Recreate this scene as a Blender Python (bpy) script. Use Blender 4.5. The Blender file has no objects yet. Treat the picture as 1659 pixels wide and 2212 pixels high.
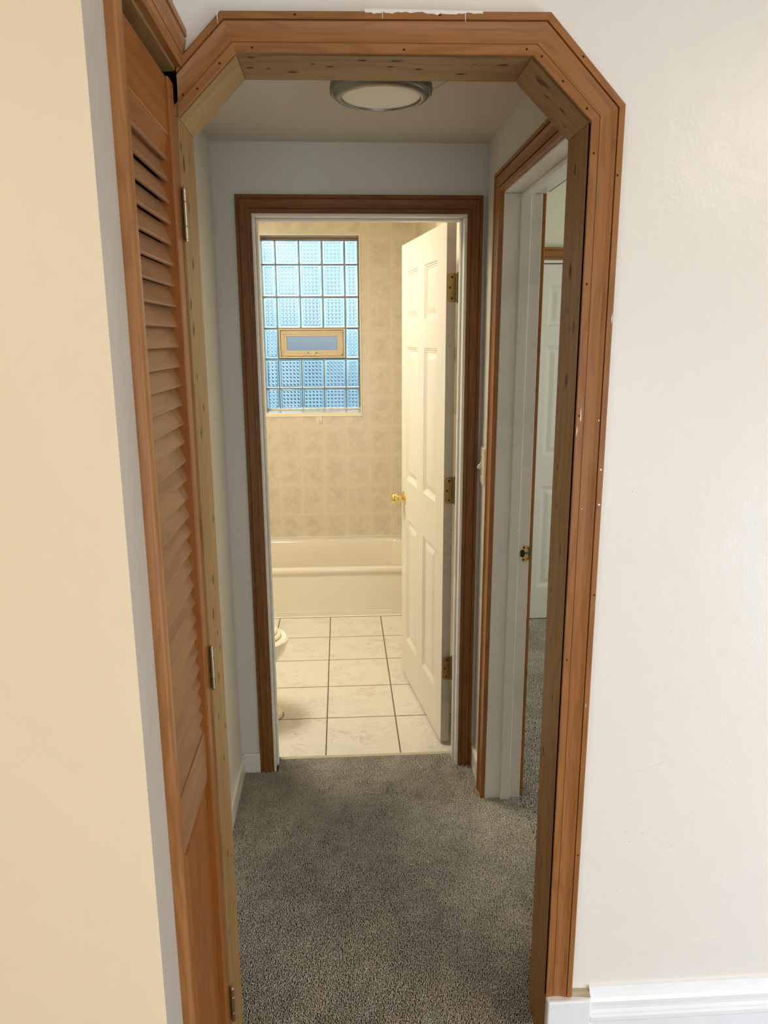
import bpy, math, random
import numpy as np
from mathutils import Vector, Matrix
random.seed(7)
rng = np.random.default_rng(7)
SC = bpy.context.scene
COL = SC.collection
PI = math.pi

# ------------------------------------------------------------------ materials
def lin(c):
    return tuple((x/12.92 if x <= .04045 else ((x+.055)/1.055)**2.4) for x in [v/255 for v in c]) + (1,)

class NT:
    def __init__(s, name):
        s.m = bpy.data.materials.new(name); s.m.use_nodes = True
        s.t = s.m.node_tree; s.t.nodes.clear()
        s.out = s.n('ShaderNodeOutputMaterial'); s.b = s.n('ShaderNodeBsdfPrincipled')
        s.l(s.b.outputs[0], s.out.inputs[0])
    def n(s, typ, **kw):
        x = s.t.nodes.new(typ)
        for k, v in kw.items(): setattr(x, k, v)
        return x
    def l(s, a, b): s.t.links.new(a, b)
    def set(s, **kw):
        for k, v in kw.items(): s.b.inputs[k.replace('_', ' ')].default_value = v
    def noise(s, vec, scale, detail=3, rough=.5, dist=0):
        x = s.n('ShaderNodeTexNoise'); x.inputs['Scale'].default_value = scale
        x.inputs['Detail'].default_value = detail; x.inputs['Roughness'].default_value = rough
        x.inputs['Distortion'].default_value = dist
        if vec: s.l(vec, x.inputs['Vector'])
        return x.outputs['Fac']
    def ramp(s, fac, stops, interp='LINEAR'):
        r = s.n('ShaderNodeValToRGB'); r.color_ramp.interpolation = interp
        e = r.color_ramp.elements
        while len(e) < len(stops): e.new(.5)
        for i, (p, c) in enumerate(stops): e[i].position = p; e[i].color = c if len(c) == 4 else (*c, 1)
        s.l(fac, r.inputs[0]); return r.outputs[0]
    def mix(s, fac, a, b, mode='MIX'):
        x = s.n('ShaderNodeMix', data_type='RGBA', blend_type=mode)
        for v, i in ((fac, 0), (a, 6), (b, 7)):
            if hasattr(v, 'links'): s.l(v, x.inputs[i])
            else: x.inputs[i].default_value = v
        return x.outputs[2]
    def math(s, op, a, b=0.0, c=0.0):
        x = s.n('ShaderNodeMath', operation=op)
        for i, v in enumerate((a, b, c)):
            if hasattr(v, 'links'): s.l(v, x.inputs[i])
            else: x.inputs[i].default_value = v
        return x.outputs[0]
    def bump(s, h, strength, dist, prev=None):
        x = s.n('ShaderNodeBump'); x.inputs['Strength'].default_value = strength
        x.inputs['Distance'].default_value = dist; s.l(h, x.inputs['Height'])
        if prev: s.l(prev, x.inputs['Normal'])
        s.l(x.outputs[0], s.b.inputs['Normal']); return x.outputs[0]
    def mapping(s, vec, scale=(1, 1, 1), loc=(0, 0, 0), rot=(0, 0, 0)):
        x = s.n('ShaderNodeMapping'); s.l(vec, x.inputs[0])
        x.inputs['Scale'].default_value = scale; x.inputs['Location'].default_value = loc
        x.inputs['Rotation'].default_value = rot; return x.outputs[0]
    def uv(s):
        return s.n('ShaderNodeUVMap', uv_map='UVMap').outputs[0]
    def pos(s): return s.n('ShaderNodeNewGeometry').outputs['Position']

def K(v): return (v, v, v, 1)

def wood(name, light, dark, knot=0.0, rough=.38, contrast=1.0, ringscale=26, streak=.35, gloss=.25, scuff=0.0):
    w = NT(name); uv = w.uv(); L, D = lin(light), lin(dark)
    st = w.mapping(uv, (1.2, 22, 1))
    warp = w.noise(w.mapping(uv, (2.2, 7, 1)), 1.6, 2)
    sep = w.n('ShaderNodeSeparateXYZ'); w.l(uv, sep.inputs[0])
    y = w.math('MULTIPLY_ADD', warp, .16, sep.outputs[1])
    ring = w.math('SINE', w.math('MULTIPLY', y, ringscale*6.28))
    ring = w.math('MULTIPLY_ADD', ring, .5, .5)
    ring = w.math('POWER', ring, 2.5)
    fine = w.noise(w.mapping(uv, (6, 420, 1)), 1.0, 3, .6)
    broad = w.noise(st, .7, 3, .6)
    f = w.math('MULTIPLY_ADD', ring, .42*contrast, w.math('MULTIPLY', broad, .75*contrast))
    f = w.math('MULTIPLY_ADD', fine, streak*contrast, f)
    f = w.math('SUBTRACT', f, .38*contrast)
    col = w.mix(f, L, D); w.t.nodes[-1].clamp_factor = True
    if knot:
        vo = w.n('ShaderNodeTexVoronoi'); w.l(w.mapping(uv, (5.5, 15, 1)), vo.inputs['Vector']); vo.inputs['Scale'].default_value = 1.6
        vo.inputs['Randomness'].default_value = 1
        kn = w.ramp(vo.outputs['Distance'], [(0, K(1)), (.06, K(1)), (.13, K(.35)), (.24, K(0))])
        sel = w.ramp(w.noise(uv, 9, 1), [(0, K(0)), (.50, K(0)), (.56, K(1))])
        kf = w.math('MULTIPLY', w.math('MULTIPLY', kn, sel), knot)
        col = w.mix(kf, col, lin((58, 34, 18)))
    if scuff:
        sc = w.ramp(w.noise(w.mapping(uv, (9, 60, 1)), 1.3, 4, .7), [(0, K(0)), (.70, K(0)), (.76, K(scuff))])
        col = w.mix(sc, col, lin((205, 170, 130)))
    w.l(col, w.b.inputs['Base Color'])
    rr = w.math('MULTIPLY_ADD', broad, .25, rough-.1); w.l(rr, w.b.inputs['Roughness'])
    w.set(Coat_Weight=gloss*.25, Coat_Roughness=.3); w.b.inputs['Specular IOR Level'].default_value = .22
    w.bump(w.math('ADD', fine, w.math('MULTIPLY', ring, .5)), .12, .0006)
    return w.m

def paint(name, c, rough=.5, bump=.25, wave=.5, dirt=0.0, spec=.5):
    w = NT(name); p = w.pos(); C = lin(c)
    if dirt:
        d = w.ramp(w.noise(p, 3.5, 5, .65), [(0, K(0)), (.5, K(0)), (.75, K(dirt))])
        sp = w.ramp(w.noise(p, 70, 3, .6), [(0, K(0)), (.68, K(0)), (.74, K(dirt*1.5))])
        col = w.mix(w.math('MAXIMUM', d, sp), C, lin(tuple(int(x*.72) for x in c)))
        w.l(col, w.b.inputs['Base Color'])
    else: w.set(Base_Color=C)
    w.set(Roughness=rough); w.b.inputs['Specular IOR Level'].default_value = spec
    a = w.noise(p, 130, 3, .6); b = w.noise(p, 6, 3, .6)
    n = w.bump(a, bump, .0006); w.bump(b, wave, .006, n)
    return w.m

def plain(name, c, rough=.5, metal=0, coat=0, **kw):
    w = NT(name); w.set(Base_Color=lin(c), Roughness=rough, Metallic=metal, Coat_Weight=coat)
    for k, v in kw.items(): w.b.inputs[k.replace('_', ' ')].default_value = v
    return w.m

def brushed(name, c, rough=.3, metal=1.0):
    w = NT(name); p = w.n('ShaderNodeTexCoord').outputs['Object']
    f = w.noise(w.mapping(p, (40, 40, 900)), 1, 2)
    w.l(w.mix(f, lin(c), lin(tuple(int(x*.78) for x in c))), w.b.inputs['Base Color'])
    w.set(Metallic=metal, Roughness=rough); return w.m

def walltile(name, ax, off, c1, c2, grout, tw=.1468, th=.195, mottle=1.0, rough=.28):
    """ax: 0 -> the wall runs along X, 1 -> along Y"""
    w = NT(name); p = w.pos(); s = w.n('ShaderNodeSeparateXYZ'); w.l(p, s.inputs[0])
    u = w.math('SUBTRACT', s.outputs[ax], off[0]); v = w.math('SUBTRACT', s.outputs[2], off[1])
    def cell(x, size):
        q = w.math('DIVIDE', x, size); fl = w.math('FLOOR', q); fr = w.math('SUBTRACT', q, fl)
        d = w.math('MULTIPLY', w.math('MINIMUM', fr, w.math('SUBTRACT', 1.0, fr)), size)
        return fl, fr, d
    cu, fu, du = cell(u, tw); cv, fv, dv = cell(v, th)
    d = w.math('MINIMUM', du, dv)
    g = w.ramp(w.math('MULTIPLY', d, 100), [(0, K(1)), (.13, K(1)), (.20, K(0))])
    cmb = w.n('ShaderNodeCombineXYZ')
    w.l(w.math('MULTIPLY_ADD', cu, 3.7, s.outputs[ax]), cmb.inputs[0]); w.l(w.math('MULTIPLY_ADD', cv, 5.3, s.outputs[2]), cmb.inputs[2])
    m = w.noise(cmb.outputs[0], 16, 6, .68, .8)
    m = w.ramp(m, [(0, K(0)), (.38, K(0)), (.68, K(1))])
    # clouding is heavier in the middle of each tile, part of the glaze print
    ctr = w.ramp(w.math('MULTIPLY', d, 10), [(0, K(.25)), (.5, K(1))])
    spk = w.ramp(w.noise(cmb.outputs[0], 120, 4, .7), [(0, K(.45)), (.42, K(.55)), (.62, K(1.15))])
    f = w.math('MULTIPLY', w.math('MULTIPLY', w.math('MULTIPLY', m, spk), ctr), mottle)
    col = w.mix(f, lin(c1), lin(c2)); col = w.mix(g, col, lin(grout))
    w.l(col, w.b.inputs['Base Color']); w.set(Roughness=rough)
    w.bump(w.math('SUBTRACT', 1.0, g), .6, .0012)
    return w.m

def floortile(name):
    w = NT(name); p = w.pos(); s = w.n('ShaderNodeSeparateXYZ'); w.l(p, s.inputs[0])
    def cell(x, off, size):
        q = w.math('DIVIDE', w.math('SUBTRACT', x, off), size); fl = w.math('FLOOR', q); fr = w.math('SUBTRACT', q, fl)
        return fl, w.math('MULTIPLY', w.math('MINIMUM', fr, w.math('SUBTRACT', 1.0, fr)), size)
    cu, du = cell(s.outputs[0], -.0837, .2958); cv, dv = cell(s.outputs[1], 2.690, .3044)
    d = w.math('MINIMUM', du, dv)
    g = w.ramp(w.math('MULTIPLY', d, 100), [(0, K(1)), (.24, K(1)), (.30, K(0))])
    cmb = w.n('ShaderNodeCombineXYZ')
    w.l(w.math('MULTIPLY_ADD', cu, 1.37, s.outputs[0]), cmb.inputs[0]); w.l(w.math('MULTIPLY_ADD', cv, .71, s.outputs[1]), cmb.inputs[1])
    v = w.mapping(cmb.outputs[0], (1, 1.7, 1), rot=(0, 0, .5))
    vein = w.math('ABSOLUTE', w.math('SUBTRACT', w.noise(v, 8, 7, .66, 1.2), .5))
    vein = w.ramp(vein, [(0, K(1)), (.008, K(.8)), (.022, K(0))])
    mask = w.ramp(w.noise(cmb.outputs[0], 5.5, 3, .6), [(0, K(0)), (.47, K(0)), (.62, K(1))])
    cloud = w.ramp(w.noise(cmb.outputs[0], 9, 5, .6), [(0, K(0)), (.48, K(0)), (.75, K(.55))])
    tint = w.ramp(w.noise(cmb.outputs[0], 4, 2), [(.4, lin((176, 170, 158))), (.6, lin((196, 170, 158)))])
    base = w.mix(cloud, lin((226, 221, 208)), lin((208, 202, 190)))
    col = w.mix(w.math('MULTIPLY', vein, w.math('MULTIPLY', mask, .75)), base, tint)
    col = w.mix(g, col, lin((112, 98, 76)))
    w.l(col, w.b.inputs['Base Color'])
    w.l(w.ramp(g, [(0, K(.3)), (1, K(.9))]), w.b.inputs['Roughness'])
    w.bump(w.math('SUBTRACT', 1.0, g), .6, .0015)
    return w.m

def carpet_mat(name, dark=False):
    w = NT(name); p = w.pos()
    fine = w.noise(p, 420, 2, .6); blot = w.noise(p, 3.4, 4, .6); mid = w.noise(p, 22, 3, .6)
    c = w.ramp(fine, [(.32, lin((128, 123, 114))), (.5, lin((204, 194, 177))), (.68, lin((250, 242, 226)))])
    bl = w.ramp(w.math('MULTIPLY_ADD', mid, .25, w.math('MULTIPLY', blot, .75)), [(.40, K(1)), (.60, K(.74))])
    c = w.mix(1.0, c, bl, 'MULTIPLY')
    w.l(c, w.b.inputs['Base Color']); w.set(Roughness=.95, Sheen_Weight=.15, Sheen_Roughness=.6)
    w.b.inputs['Specular IOR Level'].default_value = .1
    return w.m

M = {}
M['pine'] = wood('knotty_pine', (150, 113, 66), (114, 80, 42), knot=.95, rough=.5, contrast=.8, streak=.3, gloss=.1)
M['casing'] = wood('honey_casing', (158, 106, 58), (122, 75, 37), rough=.36, contrast=.9, ringscale=30, gloss=.25, scuff=.12)
M['stain'] = wood('stained_casing', (132, 84, 36), (90, 54, 20), rough=.42, contrast=.9, ringscale=34, gloss=.2)
M['slat'] = wood('louver_wood', (156, 112, 74), (124, 84, 52), rough=.4, contrast=.8, ringscale=18, streak=.8, gloss=.2, scuff=.25)
M['stile'] = wood('door_stile_wood', (146, 88, 38), (108, 58, 22), rough=.36, contrast=.7, gloss=.35, scuff=.08)
M['dark'] = plain('nail_hole', (26, 16, 10), .9)
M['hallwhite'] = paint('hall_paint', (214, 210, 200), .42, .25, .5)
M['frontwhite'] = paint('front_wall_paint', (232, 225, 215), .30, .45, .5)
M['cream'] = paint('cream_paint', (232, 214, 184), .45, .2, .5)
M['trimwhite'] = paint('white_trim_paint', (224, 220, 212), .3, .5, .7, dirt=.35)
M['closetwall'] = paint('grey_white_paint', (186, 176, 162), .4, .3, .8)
M['basewhite'] = paint('thick_baseboard_paint', (236, 236, 238), .25, .9, 1.0)
M['bathpaint'] = paint('bath_paint', (242, 235, 212), .5, .2, .3)
M['bedpaint'] = paint('bedroom_paint', (222, 218, 198), .55, .2, .3)
M['ceil'] = paint('ceiling_paint', (204, 196, 184), .6, .35, .6)
M['doorwhite'] = paint('door_paint', (222, 218, 206), .32, .25, .12)
M['dooredge'] = paint('door_edge_paint', (184, 174, 158), .5, .4, .2, dirt=.8)
M['tile'] = walltile('beige_wall_tile', 0, (.1790, 1.0466), (220, 209, 189), (192, 180, 158), (230, 219, 198))
M['tileY'] = walltile('beige_wall_tile_side', 1, (4.93, 1.0466), (220, 209, 189), (192, 180, 158), (230, 219, 198))
M['tileW'] = walltile('pale_wainscot_tile', 1, (4.93, 1.0866), (236, 226, 206), (226, 214, 192), (214, 200, 174), mottle=.5)
M['ftile'] = floortile('marbled_floor_tile')
M['carpet'] = carpet_mat('carpet_pile')
M['carpetbase'] = plain('carpet_backing', (92, 84, 72), .95)
M['frontfloor'] = wood('worn_floor_board', (150, 130, 112), (112, 94, 80), rough=.5, contrast=.8)
M['brass'] = plain('polished_brass', (240, 214, 142), .12, 1)
M['oldbrass'] = brushed('antique_brass', (168, 140, 88), .38)
M['hinge'] = brushed('nickel_hinge', (196, 184, 150), .3)
M['nickel'] = brushed('brushed_nickel', (158, 150, 136), .42)
M['screw'] = plain('screw_black', (42, 36, 28), .4, .8)
M['lens'] = plain('frosted_lens', (246, 238, 220), .45)
M['tub'] = plain('almond_enamel', (228, 219, 202), .12, 0, .3)
M['porcelain'] = plain('almond_porcelain', (242, 232, 210), .1, 0, .4)
M['caulk'] = plain('white_caulk', (238, 236, 228), .5)
M['mortar'] = paint('tan_mortar', (176, 160, 136), .8, .8, .3, dirt=.6)
M['vinyl'] = plain('tan_vinyl', (224, 208, 178), .45)
M['plastic'] = plain('ivory_plastic', (222, 212, 190), .35)
M['strip'] = plain('threshold_marble', (190, 178, 156), .4)
M['black'] = plain('closet_shade_black', (20, 17, 14), .95)  # near-black colour standing in for shade inside closets
M['glue'] = plain('dark_wood_hole', (58, 34, 26), .8)
M['greymetal'] = plain('zinc_tab', (112, 112, 96), .4, .9)
M['yellowbrass'] = plain('brass_plate', (206, 178, 110), .35, .9)
M['seam'] = plain('old_paint_ridge', (170, 162, 146), .6)

def glass_center():
    w = NT('patterned_block_glass')
    w.set(Base_Color=(.80, .92, 1, 1), Roughness=.03, IOR=1.3); w.b.inputs['Transmission Weight'].default_value = 1
    p = w.n('ShaderNodeTexCoord').outputs['Object']
    s = w.n('ShaderNodeSeparateXYZ'); w.l(p, s.inputs[0])
    a = w.math('ADD', s.outputs[0], s.outputs[2]); b = w.math('SUBTRACT', s.outputs[0], s.outputs[2])
    per = .0235
    def tri(x, pr):
        q = w.math('DIVIDE', x, pr); fr = w.math('FRACT', w.math('ADD', q, 100.0))
        return w.math('ABSOLUTE', w.math('SUBTRACT', fr, .5))
    ra = w.ramp(tri(a, per), [(0, K(1)), (.07, K(.9)), (.16, K(0))])
    rb = w.ramp(tri(b, per), [(0, K(1)), (.07, K(.9)), (.16, K(0))])
    rx = w.ramp(tri(s.outputs[0], per), [(0, K(1)), (.05, K(.8)), (.11, K(0))])
    rz = w.ramp(tri(s.outputs[2], per), [(0, K(1)), (.05, K(.8)), (.11, K(0))])
    h = w.math('MAXIMUM', w.math('MAXIMUM', ra, rb), w.math('MULTIPLY', w.math('MAXIMUM', rx, rz), .8))
    # light gathered by the embossed ribs is painted into the tint, flats darker
    w.l(w.mix(h, (.36, .47, .60, 1), (.97, .98, 1, 1)), w.b.inputs['Base Color'])
    w.bump(h, 1.0, .006)
    return w.m
M['gpat'] = glass_center()
def glass_edge():
    w = NT('block_edge_glass')
    w.set(Base_Color=(.58, .80, .84, 1), Roughness=.05, IOR=1.4); w.b.inputs['Transmission Weight'].default_value = 1
    return w.m
M['gedge'] = glass_edge()
w = NT('frosted_pane'); w.set(Base_Color=(.40, .38, .37, 1), Roughness=.45, IOR=1.2); w.b.inputs['Transmission Weight'].default_value = 1
w.bump(w.noise(w.pos(), 350, 2), .4, .001); M['frost'] = w.m

# ------------------------------------------------------------------ mesh building
class MB:
    def __init__(s, grain=(0, 0, 1)): s.v = []; s.f = []; s.m = []; s.g = []; s.grain = Vector(grain)
    def vert(s, p): s.v.append(Vector(p)); return len(s.v)-1
    def face(s, idx, mat=0, grain=None): s.f.append(list(idx)); s.m.append(mat); s.g.append(Vector(grain) if grain else s.grain)
    def poly(s, pts, mat=0, grain=None): s.face([s.vert(p) for p in pts], mat, grain)
    def box(s, a, b, mat=0, grain=None):
        x0, y0, z0 = a; x1, y1, z1 = b
        i = [s.vert(p) for p in ((x0,y0,z0),(x1,y0,z0),(x1,y1,z0),(x0,y1,z0),(x0,y0,z1),(x1,y0,z1),(x1,y1,z1),(x0,y1,z1))]
        for q in ((0,3,2,1),(4,5,6,7),(0,1,5,4),(1,2,6,5),(2,3,7,6),(3,0,4,7)): s.face([i[k] for k in q], mat, grain)
    def hexa(s, p, mat=0, grain=None):
        i = [s.vert(q) for q in p]
        for q in ((0,3,2,1),(4,5,6,7),(0,1,5,4),(1,2,6,5),(2,3,7,6),(3,0,4,7)): s.face([i[k] for k in q], mat, grain)
    def prism(s, pa, pb, mat=0, grain=None, caps=True):
        a = [s.vert(p) for p in pa]; b = [s.vert(p) for p in pb]; n = len(a)
        for k in range(n): s.face((a[k], a[(k+1) % n], b[(k+1) % n], b[k]), mat, grain)
        if caps: s.face(a[::-1], mat, grain); s.face(b, mat, grain)
    def loft(s, loops, mat=0, cap0=True, cap1=True, close=True):
        L = [[s.vert(p) for p in lp] for lp in loops]; n = len(L[0])
        for A, B in zip(L, L[1:]):
            for k in range(n if close else n-1): s.face((A[k], A[(k+1) % n], B[(k+1) % n], B[k]), mat)
        if cap0: s.face(L[0][::-1], mat)
        if cap1: s.face(L[-1], mat)
    def lathe(s, c, axis, prof, n=48, mat=0, cap0=True, cap1=True):
        ax = Vector(axis).normalized(); t = Vector((1, 0, 0)) if abs(ax.x) < .9 else Vector((0, 1, 0))
        u = ax.cross(t).normalized(); w_ = ax.cross(u); c = Vector(c)
        s.loft([[c+ax*h+(u*math.cos(2*PI*k/n)+w_*math.sin(2*PI*k/n))*max(r, 1e-5) for k in range(n)] for r, h in prof], mat, cap0, cap1)
    def tube(s, pts, r, n=10, mat=0):
        pts = [Vector(p) for p in pts]; loops = []
        for i, p in enumerate(pts):
            d = (pts[min(i+1, len(pts)-1)]-pts[max(i-1, 0)]).normalized()
            t = Vector((0, 0, 1)) if abs(d.z) < .9 else Vector((1, 0, 0)); u = d.cross(t).normalized(); w_ = d.cross(u)
            loops.append([p+(u*math.cos(2*PI*k/n)+w_*math.sin(2*PI*k/n))*r for k in range(n)])
        s.loft(loops, mat)
    def build(s, name, mats, parent=None, bevel=0, smooth=False, fix=True, kind=None, segs=2):
        me = bpy.data.meshes.new(name); me.from_pydata([tuple(p) for p in s.v], [], s.f)
        for m in (mats if isinstance(mats, (list, tuple)) else [mats]): me.materials.append(m)
        me.polygons.foreach_set('material_index', s.m)
        if fix:
            import bmesh
            bm = bmesh.new(); bm.from_mesh(me); bmesh.ops.recalc_face_normals(bm, faces=bm.faces); bm.to_mesh(me); bm.free()
        uvl = me.uv_layers.new(name='UVMap').data; ou, ov = random.random()*9, random.random()*9
        for p, g in zip(me.polygons, s.g):
            n = p.normal; w_ = n.cross(g)
            if w_.length < 1e-3: w_ = Vector((1, 0, 0)) if abs(n.x) < .9 else Vector((0, 1, 0)); g = n.cross(w_)
            for li in p.loop_indices:
                co = me.vertices[me.loops[li].vertex_index].co
                uvl[li].uv = (co.dot(g)+ou, co.dot(w_)+ov)
        if smooth:
            me.polygons.foreach_set('use_smooth', [True]*len(me.polygons)); me.set_sharp_from_angle(angle=math.radians(38))
        me.update(); o = bpy.data.objects.new(name, me); COL.objects.link(o)
        if bevel:
            b = o.modifiers.new('Bevel', 'BEVEL'); b.width = bevel; b.segments = segs; b.limit_method = 'ANGLE'; b.angle_limit = math.radians(40); b.harden_normals = False
        if parent:
            o.parent = parent; o.matrix_parent_inverse = parent.matrix_world.inverted()
        if kind: o['kind'] = kind
        return o

def empty(name, loc=(0, 0, 0), kind=None, label=None, cat=None, group=None, rotz=0):
    o = bpy.data.objects.new(name, None); o.location = loc; o.rotation_euler.z = rotz; COL.objects.link(o)
    o.matrix_world = Matrix.Translation(loc) @ Matrix.Rotation(rotz, 4, 'Z')
    if kind: o['kind'] = kind
    if label: o['label'] = label
    if cat: o['category'] = cat
    if group: o['group'] = group
    return o
def tag(o, label, cat, kind=None, group=None):
    o['label'] = label; o['category'] = cat
    if kind: o['kind'] = kind
    if group: o['group'] = group
    return o
def struct(o, label, cat): return tag(o, label, cat, 'structure')

# ------------------------------------------------------------------ key sizes (metres; floor z=0, hall runs along +Y)
YF, YJ = 1.3857, 1.5244         # casing face and hall-side edge of the arch lining
WF = 1.4005                      # plaster face of the arch wall
YB = 2.60                       # hall face of the bathroom wall
XL, XR, XR2 = -.399, .4868, .6117
HC = 2.21                       # hall ceiling
YT = 4.93                       # tiled back wall
# inner octagon of the arch (x, z)
IN = [(-.2625, 1.962), (-.163, 2.0605), (.3322, 2.063), (.4375, 1.963)]
OUT = [(-.3205, 1.985), (-.1848, 2.1205), (.3597, 2.1275), (.4953, 1.989)]

# ------------------------------------------------------------------ shell
def wallbox(name, boxes, mat, label, cat='wall', parent=None):
    b = MB()
    for q in boxes: b.box(*q)
    return struct(b.build(name, mat, fix=True), label, cat)

# front wall with the octagonal opening
b = MB()
polyf = [(3.0, 0), (3.0, 2.6), (-.2618, 2.6), (-.2618, 1.9915), (-.170, 2.0815), (.340, 2.084), (.4565, 1.972), (.4565, 0)]
b.prism([(x, WF, z) for x, z in polyf], [(x, 1.512, z) for x, z in polyf])
struct(b.build('wall_front', M['frontwhite']), 'off-white glossy painted wall around the wooden arch, right side of photo', 'wall')
def ridge(pts, rr, mat=None, name='paint_ridge'):
    m = MB(); m.tube([(x, WF-.0001, z) for x, z in pts], rr, 6); m.build(name, mat or M['frontwhite'], parent=bpy.data.objects['wall_front'], smooth=True)
ridge([(.530, .700), (.560, .6985), (.590, .700), (.620, .706), (.650, .716), (.672, .727)], .0007)
ridge([(.560, .640), (.600, .634), (.640, .636), (.670, .642)], .0006)
ridge([(.512, .640), (.534, .6395)], .0009)
ridge([(.745, .268), (.775, .274), (.805, .281), (.835, .287)], .0012)
ridge([(.650, .548), (.668, .5485)], .0008)
m = MB()
for x, z in ((.598, .560), (.634, .556), (.609, .536), (.702, .520), (.588, .412), (.660, 1.02), (.560, 1.31)): m.lathe((x, WF, z), (0, -1, 0), [(.0010, 0), (.0010, .0003)], 8)
m.build('wall_pinholes', M['seam'], parent=bpy.data.objects['wall_front'])
wallbox('wall_left', [((-2.4, .897, 0), (-.2621, .9975, 2.6))], M['cream'], 'near cream painted wall at far left of photo')
# closet wall: strip by the corner, part above closet
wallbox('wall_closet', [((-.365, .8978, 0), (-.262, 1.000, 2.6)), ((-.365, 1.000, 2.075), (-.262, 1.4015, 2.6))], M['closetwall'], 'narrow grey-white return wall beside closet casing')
# inside of the closet, its shade put in as a near-black colour
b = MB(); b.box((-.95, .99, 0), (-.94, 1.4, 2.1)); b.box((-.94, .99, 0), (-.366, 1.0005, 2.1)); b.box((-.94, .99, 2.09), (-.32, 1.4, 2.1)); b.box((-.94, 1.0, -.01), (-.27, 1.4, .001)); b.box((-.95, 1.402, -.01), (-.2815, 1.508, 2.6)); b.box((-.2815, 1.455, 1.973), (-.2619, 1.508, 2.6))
struct(b.build('wall_closet_interior', M['black']), 'inside of closet, coloured black as shade between the louvers', 'wall')
# hall left, right, back
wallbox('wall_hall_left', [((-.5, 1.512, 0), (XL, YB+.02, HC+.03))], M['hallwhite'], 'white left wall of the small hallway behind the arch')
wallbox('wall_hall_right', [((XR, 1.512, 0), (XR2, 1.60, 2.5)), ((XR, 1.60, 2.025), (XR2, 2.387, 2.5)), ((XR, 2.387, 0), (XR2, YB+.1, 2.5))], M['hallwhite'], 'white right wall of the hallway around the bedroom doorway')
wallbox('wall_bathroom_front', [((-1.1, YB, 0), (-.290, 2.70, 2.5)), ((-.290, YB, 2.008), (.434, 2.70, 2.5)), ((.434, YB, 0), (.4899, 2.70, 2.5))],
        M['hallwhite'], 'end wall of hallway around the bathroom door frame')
wallbox('ceiling_hall', [((-.5, 1.511, HC), (XR+.001, YB+.01, HC+.03))], M['ceil'], 'low white hallway ceiling carrying the round light', 'ceiling')
b = MB()
arc = [(.103+.185*math.cos(a), 1.90+.255*math.sin(a), HC-.0005) for a in np.linspace(-.35, 1.15, 24)]
b.tube(arc, .0009, 6)
b.build('old_fixture_ridge', M['seam'], parent=bpy.data.objects['ceiling_hall'], smooth=True)
# bathroom
wallbox('wall_bathroom_back', [((-1.1, YT, 0), (-.482, YT+.2, 2.5)), ((.1285, YT, 0), (.6, YT+.2, 2.5)), ((-.482, YT, 0), (.1285, YT+.2, 1.118)), ((-.482, YT, 2.226), (.1285, YT+.2, 2.5))],
        M['tile'], 'beige mottled tile wall around the glass block window')
wallbox('wall_bathroom_left', [((-1.1, 2.70, 0), (-1.02, YT, 2.5))], M['bathpaint'], 'cream left wall of the bathroom')
b = MB()
b.box((.505, 2.70, 0), (.6117, YT, 2.5), 0); b.box((.4987, 4.06, .28), (.5055, YT, 2.5), 1); b.box((.4987, 2.701, 0), (.5055, 4.06, 1.28), 2)
struct(b.build('wall_bathroom_right', [M['bathpaint'], M['tileY'], M['tileW']]), 'cream and tiled bathroom wall behind the open door', 'wall')
wallbox('ceiling_bathroom', [((-1.1, 2.70, 2.47), (.6117, YT, 2.5))], M['bathpaint'], 'bathroom ceiling above the door head', 'ceiling')
# bedroom
wallbox('wall_bedroom_back', [((XR2, 4.115, 0), (1.0, 4.2, 2.5)), ((1.0, 4.115, 1.99), (1.74, 4.2, 2.5)), ((1.74, 4.115, 0), (3.2, 4.2, 2.5))], M['bedpaint'], 'pale bedroom wall above the far white door')
wallbox('wall_bedroom_right', [((3.1, 1.5, 0), (3.2, 4.2, 2.5))], M['bedpaint'], 'bedroom side wall out of view')
wallbox('ceiling_bedroom', [((.6, 1.5, 2.5), (3.2, 4.2, 2.53))], M['bedpaint'], 'bedroom ceiling', 'ceiling')
b = MB(); b.box((.9, 4.16, 0), (1.85, 4.199, 2.0)); struct(b.build('wall_bedroom_closet', M['black']), 'black sheet standing in for shade behind the far white door', 'wall')  # shade behind the door, painted as a black sheet
# front room shell behind the camera, with its window
wallbox('wall_room_right', [((3.0, -3.3, 0), (3.1, 1.5, 2.6))], M['frontwhite'], 'right wall of the front room, out of view')
wallbox('wall_room_left', [((-2.4, -3.3, 0), (-2.3, .9, 2.6))], M['cream'], 'left wall of the front room, out of view')
wallbox('wall_room_back', [((-2.4, -3.3, 0), (-.6, -3.2, 2.6)), ((2.4, -3.3, 0), (3.1, -3.2, 2.6)), ((-.6, -3.3, 0), (2.4, -3.2, .35)), ((-.6, -3.3, 1.75), (2.4, -3.2, 2.6))], M['frontwhite'], 'window wall of the front room behind camera')
wallbox('ceiling_room', [((-2.4, -3.3, 2.6), (3.1, 1.5, 2.65))], M['frontwhite'], 'front room ceiling, out of view', 'ceiling')

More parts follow.
